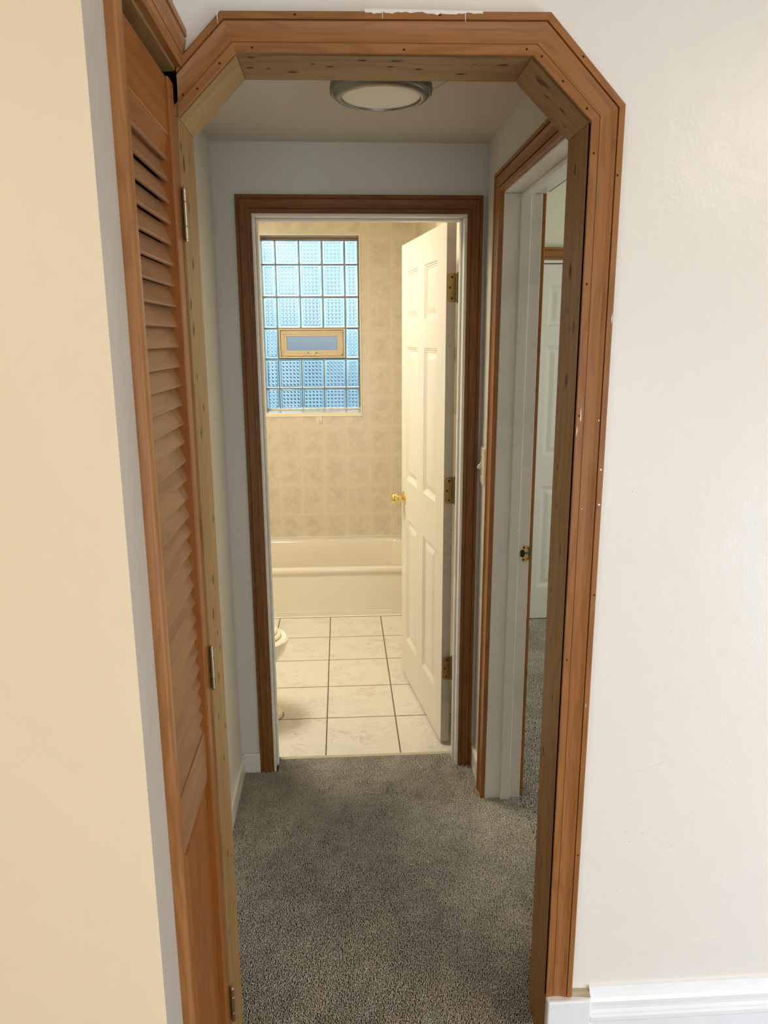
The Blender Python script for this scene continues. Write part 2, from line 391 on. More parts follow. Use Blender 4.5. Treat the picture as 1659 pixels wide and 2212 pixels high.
# floors
b = MB((1, 0, 0)); b.box((-2.4, -3.3, -.06), (3.1, 1.466, -.006)); struct(b.build('floor', M['frontfloor']), 'worn brown floor edge in front of the carpet', 'floor')
b = MB(); b.box((-.5, 1.464, -.06), (XR2, 2.672, -.004)); b.box((XR2, 1.5, -.06), (3.2, 4.2, -.004))
struct(b.build('floor_carpet_backing', M['carpetbase']), 'backing under the grey hall carpet', 'floor')
b = MB(); b.box((-1.1, 2.690, -.06), (.6, YT+.02, 0)); struct(b.build('floor_bathroom', M['ftile']), 'white marbled bathroom floor tiles with dark grout', 'floor')
b = MB((1, 0, 0)); b.hexa([(-.262, 2.668, -.05), (.42, 2.668, -.05), (.42, 2.692, -.05), (-.262, 2.692, -.05), (-.262, 2.671, .004), (.42, 2.671, .004), (.42, 2.692, .002), (-.262, 2.692, .002)])
struct(b.build('trim_1', M['strip'], bevel=.002), 'thin tan threshold strip between carpet and bathroom tile', 'trim')

# carpet pile: tufts
def pile(name, x0, x1, y0, y1, pitch, r, keep, label):
    nx, ny = int((x1-x0)/pitch), int((y1-y0)/pitch)
    X, Y = np.meshgrid(np.linspace(x0, x1, nx), np.linspace(y0, y1, ny)); X = X.ravel(); Y = Y.ravel()
    X = X+rng.uniform(-.45, .45, X.size)*pitch; Y = Y+rng.uniform(-.45, .45, Y.size)*pitch
    k = keep(X, Y); X, Y = X[k], Y[k]; n = X.size
    def fbm(px, py, s, seed):
        q = np.random.default_rng(seed); o = np.zeros_like(px)
        for i in range(9):
            a = q.uniform(0, 6.28); f = s*q.uniform(.6, 1.9); o += np.sin((px*math.cos(a)+py*math.sin(a))*f+q.uniform(0, 6.28))
        return o/3
    lx = fbm(X, Y, 7, 1)*.5+fbm(X, Y, 45, 2)*.35+rng.normal(0, .35, n)
    ly = fbm(X, Y, 6, 3)*.6+fbm(X, Y, 38, 4)*.35+rng.normal(0, .35, n)
    h = .0075*(1+.12*fbm(X, Y, 60, 5)+rng.uniform(-.25, .25, n)); ang = rng.uniform(0, 6.28, n)
    V = np.zeros((n, 7, 3))
    for j in range(3):
        a = ang+j*2.0944
        V[:, j, 0] = X+r*.7*np.cos(a); V[:, j, 1] = Y+r*.7*np.sin(a); V[:, j, 2] = -.004
        a = a+.5
        V[:, 3+j, 0] = X+r*np.cos(a)+lx*.0013; V[:, 3+j, 1] = Y+r*np.sin(a)+ly*.0013; V[:, 3+j, 2] = -.004+h*.75
    V[:, 6, 0] = X+lx*.0022; V[:, 6, 1] = Y+ly*.0022; V[:, 6, 2] = -.004+h*1.15
    base = (np.arange(n)*7)[:, None]
    F = []
    for j in range(3):
        k2 = (j+1) % 3
        F += [np.hstack([base+j, base+k2, base+3+k2]), np.hstack([base+j, base+3+k2, base+3+j]), np.hstack([base+3+j, base+3+k2, base+6])]
    F = np.vstack(F).astype(np.int32)
    me = bpy.data.meshes.new(name); me.vertices.add(n*7); me.vertices.foreach_set('co', V.ravel())
    me.loops.add(F.size); me.loops.foreach_set('vertex_index', F.ravel())
    me.polygons.add(len(F)); me.polygons.foreach_set('loop_start', np.arange(0, F.size, 3, dtype=np.int32))
    me.polygons.foreach_set('loop_total', np.full(len(F), 3, dtype=np.int32)); me.update(calc_edges=True); me.validate()
    me.polygons.foreach_set('use_smooth', np.ones(len(F), bool)); me.materials.append(M['carpet'])
    o = bpy.data.objects.new(name, me); COL.objects.link(o); tag(o, label, 'carpet', 'stuff'); return o
def keep_hall(X, Y):
    k = (X > XL+.002) & (X < XR-.002)
    k &= ~((Y < YJ) & ((X < -.262) | (X > .4375)))
    k &= ~((Y > 2.588) & ((X < -.262) | (X > .421)))
    door = (X >= XR-.002) & (Y > 1.63) & (Y < 2.372) & (X < XR2-.0012)
    return k | door
pile('hall_carpet', XL, XR2-.002, 1.464, 2.670, .0036, .0019, keep_hall, 'mottled grey-brown cut pile carpet on the hallway floor')
pile('bedroom_carpet', XR2+.001, 1.5, 1.9, 4.10, .0056, .0032, lambda X, Y: X > XR2+.0016, 'grey carpet of the bedroom seen through right doorway')

# ------------------------------------------------------------------ casings
PROF = [(0, 0), (0, .0100), (.02, .0118), (.235, .0124), (.243, .0085), (.264, .0085), (.275, .0116), (.36, .0112), (.5, .0115), (.62, .0130), (.74, .0155), (.762, .0155), (.772, .0115), (.794, .0115), (.804, .0165), (.96, .0168), (.99, .0155), (1, .013), (1, 0)]
PROFW = [(0, 0), (0, .0115), (.02, .013), (.19, .0136), (.20, .0070), (.262, .0070), (.275, .0128), (.36, .0112), (.5, .0112), (.62, .0125), (.72, .0155), (.735, .0155), (.745, .0085), (.80, .0085), (.812, .0172), (.96, .0175), (.99, .0160), (1, .013), (1, 0)]
def casing_board(name, inA, inB, outA, outB, normal, mat, parent, hs=1.0, nails=(), prof=PROF, label=None):
    """board swept between two mitres: inner edge inA-inB, outer edge outA-outB, standing off the wall along normal"""
    iA, iB, oA, oB, N = map(Vector, (inA, inB, outA, outB, normal))
    g = (iB-iA).normalized(); b = MB(g)
    A = [iA+(oA-iA)*t+N*h*hs for t, h in prof]; B = [iB+(oB-iB)*t+N*h*hs for t, h in prof]
    b.prism(A, B)
    wdir = ((oA+oB)/2-(iA+iB)/2); wdir = (wdir-g*wdir.dot(g)).normalized()
    for s_, t in nails:
        hh = np.interp(t, [p[0] for p in prof[1:-1]], [p[1] for p in prof[1:-1]])*hs
        c = (iA+(oA-iA)*t)*(1-s_)+(iB+(oB-iB)*t)*s_+N*(hh+.0004); r = .0017
        b.poly([c+g*r*math.cos(k*PI/4)*1.3+wdir*r*math.sin(k*PI/4) for k in range(8)], 1)
    o = b.build(name, [mat, M['dark']], parent=parent, fix=True)
    if label: o['label'] = label
    return o
def lining(name, a, b_, na, nb, y0, y1, mat, parent, knots=(), bevel=.0012):
    """flat board lining an opening: inner face edge a-b (x,z), outer edge na-nb"""
    g = Vector((b_[0]-a[0], 0, b_[1]-a[1])).normalized(); m = MB(g)
    m.prism([(a[0], y0, a[1]), (b_[0], y0, b_[1]), (nb[0], y0, nb[1]), (na[0], y0, na[1])],
            [(a[0], y1, a[1]), (b_[0], y1, b_[1]), (nb[0], y1, nb[1]), (na[0], y1, na[1])])
    return m.build(name, [mat, M['dark']], parent=parent, bevel=bevel)

arch = empty('trim_2', (.09, YF, 0), 'structure', 'honey pine octagonal arch frame around the hallway opening', 'door frame')
N = (0, -1, 0)
def P3(p, y=WF): return (p[0], y, p[1])
# left corner board is cut where it meets the closet wall
tcut = (-.2625+.1848)/(-.3205+.1848)
cutO = (-.2600, OUT[1][1]+(OUT[0][1]-OUT[1][1])*((-.2600-OUT[1][0])/(OUT[0][0]-OUT[1][0])))
casing_board('corner_casing', P3(IN[0]), P3(IN[1]), P3(cutO), P3(OUT[1]), N, M['casing'], arch, nails=((.75, .8), (.35, .12), (.75, .12), (.1, .3)))
casing_board('head_casing', P3(IN[1]), P3(IN[2]), P3(OUT[1]), P3(OUT[2]), N, M['casing'], arch, nails=((.22, .9), (.66, .9), (.06, .12), (.56, .1), (.97, .14)))
casing_board('corner_casing', P3(IN[2]), P3(IN[3]), P3(OUT[2]), P3(OUT[3]), N, M['casing'], arch, nails=((.45, .9), (.1, .14), (.45, .13), (.85, .13)))
casing_board('side_casing', P3(IN[3]), (.4375, WF, .1535), P3(OUT[3]), (.4958, WF, .1535), N, M['casing'], arch, nails=((.03, .12), (.15, .12), (.28, .1), (.06, .86), (.48, .92), (.55, .12), (.8, .9)))
def off(p, d):  # push octagon outward for lining thickness
    cx, cz = .0875, 1.5
    return p
LO = [(-.2805, 1.9695), (-.1705, 2.0785), (.3397, 2.081), (.4555, 1.9705)]
lining('left_jamb', (-.2625, 1.962), (-.2625, -.006), LO[0], (-.2805, -.006), YF+.0045, YJ, M['pine'], arch)
lining('corner_lining', IN[0], IN[1], LO[0], LO[1], YF+.0045, YJ, M['pine'], arch)
lining('head_lining', IN[1], IN[2], LO[1], LO[2], YF+.0045, YJ, M['pine'], arch)
lining('corner_lining', IN[2], IN[3], LO[2], LO[3], YF+.0045, YJ, M['pine'], arch)
lining('right_jamb', IN[3], (.4375, -.006), LO[3], (.4555, -.006), YF+.0045, YJ, M['pine'], arch)
M['knot'] = plain('knot', (112, 74, 40), .6); M['knotcore'] = plain('knot_core', (62, 38, 22), .7)
def knots(name, pts, f, n, seed):
    # f(a, b) -> point on the board, a across and b along the grain
    q = random.Random(seed); m = MB(); n = Vector(n)
    for a, b_, s_ in pts:
        for k, (ra, rb, mat, lift) in enumerate(((.0046, .0100, 0, .0002), (.0028, .0068, 1, .0004))):
            j = [q.uniform(.8, 1.15) for _ in range(14)]
            m.poly([Vector(f(a+ra*s_*j[i]*math.cos(i*PI/7), b_+rb*s_*j[i]*math.sin(i*PI/7)))+n*lift for i in range(14)], mat)
    m.build(name, [M['knot'], M['knotcore']], parent=arch, fix=False)
LJ = [(1.398, 1.919, 1), (1.414, 1.895, 1.6), (1.439, 1.829, 1), (1.47, 1.916, 0.5), (1.447, 1.733, 1.2), (1.403, 1.662, 1.2), (1.416, 1.618, 1.4), (1.419, 1.534, 0.6), (1.467, 1.472, 1), (1.429, 1.43, 1.2), (1.50, 1.248, 1), (1.46, 1.132, 1.3), (1.443, 1.064, 1.3), (1.477, 1.01, 0.8), (1.494, 0.971, 1), (1.464, 0.919, 1.1), (1.438, 0.844, 0.9), (1.505, 0.787, 0.7), (1.468, 0.73, 1), (1.446, 0.514, 1), (1.49, 0.477, 0.6), (1.49, 0.352, 0.6), (1.41, 0.344, 0.8)]
HL = [(-0.14, 1.41, 0.9), (-0.148, 1.46, 0.8), (-0.116, 1.463, 0.4), (-0.075, 1.48, 1.2), (-0.039, 1.44, 0.4), (-0.009, 1.451, 0.8), (0.046, 1.42, 1), (0.096, 1.449, 0.7), (0.147, 1.461, 0.8), (0.225, 1.483, 1.1), (0.242, 1.434, 0.4), (0.291, 1.436, 1.1)]
RJ = [(1.469, 1.904, 1), (1.47, 1.723, 1.6), (1.473, 1.652, 0.7), (1.453, 1.617, 0.5), (1.461, 1.519, 1.6), (1.472, 1.897, 0.6), (1.494, 1.343, 0.9), (1.487, 1.265, 0.7), (1.50, 1.08, 0.8), (1.485, 0.973, 0.7), (1.452, 0.854, 1), (1.498, 0.706, 1.0)]
knots('left_jamb_knots', LJ, lambda a, b_: (-.2625, a, b_), (1, 0, 0), 1)
knots('head_lining_knots', [(y, x, s_) for x, y, s_ in HL], lambda a, b_: (b_, a, 2.0605+(b_+.163)*.0050), (0, 0, -1), 2)
knots('right_jamb_knots', RJ, lambda a, b_: (.4375, a, b_), (-1, 0, 0), 3)
dx, dz = IN[3][0]-IN[2][0], IN[3][1]-IN[2][1]; dl = math.hypot(dx, dz)
knots('corner_lining_knots', [(1.44, .035, 1.2), (1.46, .062, .7), (1.45, .098, .8), (1.49, .12, .7)], lambda a, b_: (IN[2][0]+dx/dl*b_, a, IN[2][1]+dz/dl*b_), (dz/dl, 0, -dx/dl), 4)
# drying cracks in the right jamb
m = MB()
for ya, za, yb_, zb in ((1.45, 1.535, 1.475, 1.50), (1.475, 1.50, 1.485, 1.515), (1.46, 1.09, 1.50, 1.055), (1.455, .87, 1.495, .835), (1.45, .69, 1.50, .66), (1.47, 1.29, 1.475, 1.25)):
    m.poly([(.4373, ya, za+.0012), (.4373, yb_, zb+.0006), (.4373, yb_, zb-.0006), (.4373, (ya+yb_)/2+.003, (za+zb)/2-.002), (.4373, ya, za-.0008)])
m.build('jamb_cracks', M['knot'], parent=arch, fix=False)
# white paint flecks on the side casing
b = MB()
def fleck(c, N_, sx, sz, n=9, seed=0):
    q = random.Random(seed); N_ = Vector(N_); u = N_.cross(Vector((0, 0, 1))).normalized(); c = Vector(c)
    b.poly([c+u*sx*math.cos(2*PI*k/n)*q.uniform(.4, 1)+Vector((0, 0, 1))*sz*math.sin(2*PI*k/n)*q.uniform(.4, 1)+N_*.0003 for k in range(n)])
for i, (x, z, sx, sz) in enumerate(((.489, 1.357, .0022, .003), (.4895, 1.289, .004, .0025), (.4925, 1.635, .001, .012), (.446, 1.46, .0012, .02), (.4405, 1.43, .001, .012), (.452, 1.305, .003, .0012), (.4585, 1.28, .002, .001), (.480, 1.45, .002, .002), (.487, .87, .0008, .008))):
    t = (x-.4375)/.058; hh = np.interp(t, [p[0] for p in PROF[1:-1]], [p[1] for p in PROF[1:-1]])
    fleck((x, WF-hh, z), (0, -1, 0), sx, sz, seed=i)
b.build('paint_flecks', M['caulk'], parent=arch, fix=False)
# ragged wall paint lapping over the head casing
b = MB()
q = random.Random(5); xs = np.linspace(.05, .245, 40)
top = [(x, WF-.0170, 2.1262) for x in xs]; bot = [(x, WF-.0170, 2.1222+.0025*math.sin(x*60)*q.random()-.002*q.random()) for x in xs[::-1]]
b.poly(top+bot)
for x, z0, z1 in ((.078, 2.122, 2.112), (.215, 2.122, 2.109), (-.19, 2.12, 2.10)): b.poly([(x, WF-.0178, z0), (x+.0016, WF-.0178, z0), (x+.0012, WF-.0178, z1), (x+.0006, WF-.0178, z1)])
b.build('paint_drips', M['frontwhite'], parent=arch, fix=False)

# bathroom door frame: stained casing, white jamb
bf = empty('trim_3', (.08, YB, 0), 'structure', 'dark stained casing and white jamb around the bathroom doorway', 'door frame')
I = [(-.2765, 0), (-.2765, 1.9945), (.4225, 1.9945), (.4225, 0)]; O = [(-.3279, 0), (-.3279, 2.0521), (.4735, 2.0521), (.4735, 0)]
def Pb(p): return (p[0], YB, p[1])
PB = [(t, h*.85) for t, h in PROF]
casing_board('side_casing', Pb(I[0]), Pb(I[1]), Pb(O[0]), Pb(O[1]), N, M['stain'], bf, prof=PB, nails=((.05, .15), (.3, .85), (.6, .2), (.74, .82), (.88, .15), (.96, .5), (.98, .1)))
casing_board('head_casing', Pb(I[1]), Pb(I[2]), Pb(O[1]), Pb(O[2]), N, M['stain'], bf, prof=PB, nails=((.02, .9), (.28, .9), (.56, .9), (.83, .9), (.05, .15), (.42, .14), (.66, .14), (.85, .14)))
casing_board('side_casing', Pb(I[3]), Pb(I[2]), Pb(O[3]), Pb(O[2]), N, M['stain'], bf, prof=PB, nails=((.03, .85), (.2, .85), (.42, .15), (.55, .8), (.68, .15), (.8, .8), (.95, .2), (.92, .85)))
def framebox(name, parts, mat, parent, bevel=.002, label=None):
    m = MB()
    for p in parts: m.box(*p)
    o = m.build(name, mat, parent=parent, bevel=bevel)
    if label: o['label'] = label
    return o
framebox('side_jamb', [((-.290, YB-.009, -.004), (-.2702, 2.702, 1.9862))], M['trimwhite'], bf)
framebox('side_jamb', [((.4140, YB-.009, -.004), (.4335, 2.702, 1.9862))], M['trimwhite'], bf)
framebox('head_jamb', [((-.290, YB-.009, 1.9864), (.4335, 2.702, 2.0075))], M['trimwhite'], bf)
framebox('door_stop', [((-.2702, 2.632, 0), (-.2622, 2.662, 1.9862))], M['trimwhite'], bf, .003)
framebox('door_stop', [((-.2620, 2.632, 1.979), (.4063, 2.662, 1.9864))], M['trimwhite'], bf, .003)
framebox('door_stop', [((.4065, 2.632, 0), (.4140, 2.660, 1.9862))], M['trimwhite'], bf, .003)

# bedroom door frame in the right hall wall
rf = empty('trim_4', (XR, 2.0, 0), 'structure', 'pine casing and white jamb around the bedroom doorway at right', 'door frame')
NX = (-1, 0, 0)
YT0, YT1 = 2.370, 2.325      # far side of this old doorway leans toward the camera at the top
casing_board('side_casing', (XR, YT0, -.004), (XR, YT1, 2.0165), (XR, YT0+.062, -.004), (XR, YT1+.062, 2.076), NX, M['casing'], rf, prof=PROFW, hs=1.15, nails=((.1, .2), (.5, .85), (.8, .2)))
casing_board('head_casing', (XR, YT1, 2.0165), (XR, 1.625, 2.0165), (XR, YT1+.062, 2.076), (XR, 1.565, 2.076), NX, M['casing'], rf, prof=PROFW, hs=1.15, nails=((.2, .2), (.6, .85)))
casing_board('side_casing', (XR, 1.625, 2.0165), (XR, 1.625, -.004), (XR, 1.565, 2.076), (XR, 1.565, -.004), NX, M['casing'], rf, prof=PROFW, hs=1.15)
NX2 = (1, 0, 0)
casing_board('bedroom_side_casing', (XR2, YT0+.003, -.004), (XR2-.011, YT1+.003, 2.0165), (XR2, YT0+.062, -.004), (XR2-.011, YT1+.062, 2.076), NX2, M['casing'], rf)
casing_board('bedroom_side_casing', (XR2-.001, YT1, 2.0165), (XR2-.001, 1.625, 2.0165), (XR2-.001, YT1+.062, 2.076), (XR2-.001, 1.565, 2.076), NX2, M['casing'], rf)
b = MB(); b.hexa([(XR-.001, YT0-.003, -.004), (XR2, YT0-.003, -.004), (XR2, 2.387, -.004), (XR-.001, 2.387, -.004), (XR-.001, YT1-.003, 2.0122), (XR2-.011, YT1-.003, 2.0122), (XR2-.011, 2.387, 2.0122), (XR-.001, 2.387, 2.0122)])
b.build('side_jamb', M['trimwhite'], parent=rf, bevel=.002)
framebox('side_jamb', [((XR-.001, 1.60, -.004), (XR2+.0005, 1.616, 2.026))], M['trimwhite'], rf)
framebox('head_jamb', [((XR-.001, 1.6165, 2.0125), (XR2-.001, 2.3865, 2.0245))], M['trimwhite'], rf)
b = MB(); b.hexa([(.5385, YT0-.014, 0), (.5735, YT0-.014, 0), (.5735, YT0, 0), (.5385, YT0, 0), (.5345, YT1-.014, 2.012), (.5665, YT1-.014, 2.012), (.5665, YT1, 2.012), (.5345, YT1, 2.012)]); b.build('door_stop', M['trimwhite'], parent=rf, bevel=.0035)
framebox('door_stop', [((.5345, 1.616, 2.001), (.5665, 2.310, 2.0126))], M['trimwhite'], rf, .0035)
# strike plate
b = MB()
zc = .9135; x0 = .5855; y = 2.3455
plate = [(x0, .886), (x0+.016, .886), (x0+.0195, .889), (x0+.0205, .895), (x0+.0205, .932), (x0+.0195, .938), (x0+.016, .941), (x0, .941)]
b.prism([(x, y-.0015, z) for x, z in plate], [(x, y+.001, z) for x, z in plate])
sp = b.build('strike_plate', M['yellowbrass'], parent=rf, bevel=.0004); sp['label'] = 'brass strike plate on the doorway jamb'
b = MB(); hole = [(x-.0058, z) for x, z in [(.583, .905), (.587, .901), (.594, .902), (.597, .906), (.597, .921), (.594, .926), (.587, .926), (.583, .922)]]
b.prism([(x, y-.0022, z) for x, z in hole], [(x, y-.0002, z) for x, z in hole]); b.build('latch_hole', M['glue'], parent=sp)
b = MB(); xo = -.0058; b.box((.597+xo, y-.004, .911), (.618+xo, y-.0015, .918)); b.box((.609+xo, y-.0036, .893), (.612+xo, y-.0015, .912)); b.box((.603+xo, y-.0036, .893), (.610+xo, y-.0015, .8965)); b.box((.609+xo, y-.0036, .917), (.612+xo, y-.0015, .934)); b.box((.605+xo, y-.0036, .930), (.611+xo, y-.0015, .934)); b.box((.612+xo, y-.005, .905), (.619+xo, y-.0015, .924))
b.build('latch_tab', M['greymetal'], parent=sp, bevel=.0008)
for z in (.8925, .9335):
    b = MB(); b.lathe((.5887, y-.0012, z), (0, -1, 0), [(.0034, 0), (.0034, .0006), (.002, .0011), (0, .0011)], 14)
    b.build('screw', M['screw'], parent=sp, smooth=True)

# ------------------------------------------------------------------ baseboards
def base(name, p0, p1, n, h, t, label, mat=None, prof=None):
    p0, p1, n = Vector(p0), Vector(p1), Vector(n)
    prof = prof or [(0, 0), (t, 0), (t, h-.006), (t-.004, h), (0, h)]
    b = MB((p1-p0).normalized())
    b.prism([p0+n*d+Vector((0, 0, z)) for d, z in prof], [p1+n*d+Vector((0, 0, z)) for d, z in prof])
    return struct(b.build(name, mat or M['trimwhite']), label, 'baseboard')
base('baseboard_hall_left', (XL, 1.53, -.004), (XL, YB, -.004), (1, 0, 0), .082, .013, 'white baseboard along left hallway wall')
base('baseboard_hall_back', (XL+.013, YB, -.004), (-.328, YB, -.004), (0, -1, 0), .082, .013, 'short white baseboard left of the bathroom casing')
base('baseboard_hall_right', (XR, YB+.0, -.004), (XR, 2.44, -.004), (-1, 0, 0), .090, .013, 'short white baseboard under the light switch')
pr = [(0, -.01), (.022, -.01), (.022, .088), (.026, .094), (.026, .104), (.0225, .1085), (.0225, .112), (.018, .118), (.018, .127), (.022, .132), (.022, .142), (.016, .148), (.010, .157), (.006, .168), (0, .170)]
base('baseboard_front', (.538, WF, 0), (3.0, WF, 0), (0, -1, 0), 0, 0, 'thickly painted moulded white baseboard at lower right', M['basewhite'], pr)
b = MB(); b.box((.4380, 1.372, -.01), (.5375, WF, .1535)); struct(b.build('trim_5', M['basewhite'], bevel=.004), 'white plinth block under the right arch casing', 'plinth block')
b = MB(); b.hexa([(.497, 1.386, .1535), (.5375, 1.380, .1535), (.5375, WF, .1535), (.497, WF, .1535), (.497, 1.392, .160), (.5375, 1.390, .158), (.5375, WF, .160), (.497, WF, .162)]); b.build('caulk_ledge', M['mortar'], parent=bpy.data.objects['trim_5'])

# ------------------------------------------------------------------ closet casing, head and louver door
cf = empty('trim_6', (-.262, 1.2, 0), 'structure', 'orange wood trim framing the louvered closet door at left', 'door frame')
pc = [(-.262, .981), (-.2515, .981), (-.248, .9835), (-.2465, .988), (-.2465, 1.004), (-.249, 1.008), (-.262, 1.010)]
b = MB(); b.prism([(x, y, -.006) for x, y in pc], [(x, y, 2.60) for x, y in pc]); b.build('side_casing', M['casing'], parent=cf, smooth=True)
b = MB(); b.box((-.330, 1.000, -.006), (-.262, 1.010, 2.075)); b.build('side_jamb', M['casing'], parent=cf)
# head casing profile swept along Y over the opening
ph = [(0, 0), (0, .010), (.08, .013), (.24, .0135), (.25, .010), (.275, .010), (.29, .0135), (.5, .015), (.7, .0175), (.73, .0145), (.76, .0145), (.78, .019), (.95, .019), (1, .015), (1, 0)]
casing_board('head_casing', (-.262, 1.010, 2.036), (-.262, 1.4015, 2.036), (-.262, 1.010, 2.100), (-.262, 1.4015, 2.100), (1, 0, 0), M['casing'], cf, prof=ph)
b = MB((0, 1, 0)); b.box((-.330, 1.010, 2.050), (-.262, 1.4015, 2.075)); b.build('head_jamb', M['casing'], parent=cf)
b = MB((0, 1, 0)); b.box((-.300, 1.010, 2.032), (-.2625, 1.395, 2.0495)); b.build('head_stop', M['pine'], parent=cf, bevel=.002)

cd = empty('door_1', (-.266, 1.383, 0), 'structure', 'brown wooden louvered closet door on the left', 'door')
XF, XBk = -.2665, -.297
y0, y1 = 1.022, 1.3825; ZD0, ZD1 = .012, 2.012
def stile(name, a, b_):
    m = MB(); m.box((XBk, a, ZD0), (XF, b_, ZD1)); return m.build(name, M['stile'], parent=cd, bevel=.0025)
stile('stile', y0, y0+.042); stile('stile', 1.346, y1)
m = MB((0, 1, 0)); m.box((XBk, y0+.042, 1.922), (XF-.006, 1.346, ZD1)); m.build('top_rail', M['stile'], parent=cd)
m = MB((0, 1, 0)); q5 = [(XF-.006, 1.9225), (XF-.0045, 1.9255), (XF-.0075, 1.921), (XF-.0125, 1.897), (XF-.0125, 1.888), (XBk, 1.888), (XBk, 1.922)]
m.prism([(x, y0+.042, z) for x, z in q5], [(x, 1.346, z) for x, z in q5]); m.build('rail_molding', M['stile'], parent=cd)
m = MB((0, 1, 0)); m.box((XBk, y0+.042, .757), (XF-.0085, 1.346, .862)); m.build('middle_rail', M['slat'], parent=cd, bevel=.0015)
m = MB((0, 1, 0)); m.box((XBk, y0+.042, ZD0), (XF-.001, 1.346, .14)); m.build('bottom_rail', M['stile'], parent=cd, bevel=.002)
m = MB((0, 1, 0))
for k in range(32):
    z = 1.886-k*.0332
    sec = [(-.2790, z), (-.2770, z+.0012), (-.2768, z+.0034), (-.2895, z+.0345), (-.2945, z+.0335), (-.2825, z+.0003)]
    m.prism([(x, y0+.036, zz) for x, zz in sec], [(x, 1.350, zz) for x, zz in sec])
m.build('louver_slats', M['slat'], parent=cd)
# lower raised panel
def nested(m, f, u0, u1, v0, v1, steps, mat=0):
    """raised/recessed panel: f(u,v,depth) gives the 3-D point"""
    loops = []
    for ins, d in steps:
        if ins in ('m', 'n'):
            q = {'m': .056, 'n': .070}[ins]; loops.append([f(u0+q, v0+q, d), f(u1-q, v0+q, d), f(u1-q, v1-.004-(q-.056)*.4, d), f(u0+q, v1-.004-(q-.056)*.4, d)]); continue
        loops.append([f(u0+ins, v0+ins, d), f(u1-ins, v0+ins, d), f(u1-ins, v1-ins, d), f(u0+ins, v1-ins, d)])
    m.loft(loops, mat, cap0=False, cap1=True)
m = MB((0, 0, 1)); nested(m, lambda u, v, d: (XF-.0075-d, u, v), 1.064, 1.346, .14, .760, [(0, .0065), ('m', .0065), ('n', -.001)])
o = m.build('raised_panel', M['stile'], parent=cd, fix=False)
m = MB(); m.box((XBk, 1.060, .13), (XBk+.004, 1.35, .76)); m.build('panel_back', M['stile'], parent=cd)
def butt_hinge(z0, z1, x, y):
    m = MB(); h = (z1-z0)
    for a, c in ((0, .25), (.265, .735), (.75, 1)): m.lathe((x, y, z0+a*h), (0, 0, 1), [(.0034, 0), (.0042, .0008), (.0042, (c-a)*h-.0008), (.0034, (c-a)*h)], 14)
    m.lathe((x, y, z0-.003), (0, 0, 1), [(.002, 0), (.0028, .002), (.0028, h+.004), (.0018, h+.006)], 12)
    m.box((x-.004, y, z0+.001), (x-.0015, y+.016, z1-.001)); m.build('hinge', M['hinge'], parent=cd, smooth=True)['label'] = 'small nickel butt hinge'
butt_hinge(1.768, 1.850, -.2595, 1.3845); butt_hinge(.932, 1.018, -.2595, 1.3845); butt_hinge(.14, .224, -.2595, 1.3845)

# ------------------------------------------------------------------ six panel doors
STEPS = [(0, 0), (.003, .0035), (.007, .0035), (.010, .007), (.0145, .007), (.0165, .0095), (.024, .0095), (.044, .003), (.047, .0025)]
def panel_door(root, W_, H_, T_, cols, rows, flip=1):
    """leaf in local space: u along +Y_local 0..W, z up, front face at x=0 looking toward -X local, thickness to +X"""
    m = MB()
    us = [0]+[c for p in cols for c in p]+[W_]; zs = [0]+[c for p in rows for c in p]+[H_]
    for side in (0, 1):
        def f(u, v, d): return (d if side == 0 else T_-d, u, v)
        for i in range(len(us)-1):
            for j in range(len(zs)-1):
                if i % 2 and j % 2: nested(m, f, us[i], us[i+1], zs[j], zs[j+1], STEPS)
                else: m.poly([f(us[i], zs[j], 0), f(us[i+1], zs[j], 0), f(us[i+1], zs[j+1], 0), f(us[i], zs[j+1], 0)])
    for (a, c) in (((0, 0), (0, H_)), ((W_, 0), (W_, H_))):
        m.poly([(0, a[0], 0), (T_, a[0], 0), (T_, a[0], H_), (0, a[0], H_)], 1)
    m.poly([(0, 0, 0), (T_, 0, 0), (T_, W_, 0), (0, W_, 0)], 1); m.poly([(0, 0, H_), (T_, 0, H_), (T_, W_, H_), (0, W_, H_)], 1)
    import bmesh
    o = m.build('leaf', [M['doorwhite'], M['dooredge']], fix=False)
    bm = bmesh.new(); bm.from_mesh(o.data); bmesh.ops.remove_doubles(bm, verts=bm.verts, dist=1e-5); bmesh.ops.recalc_face_normals(bm, faces=bm.faces); bm.to_mesh(o.data); bm.free()
    o.parent = root; return o
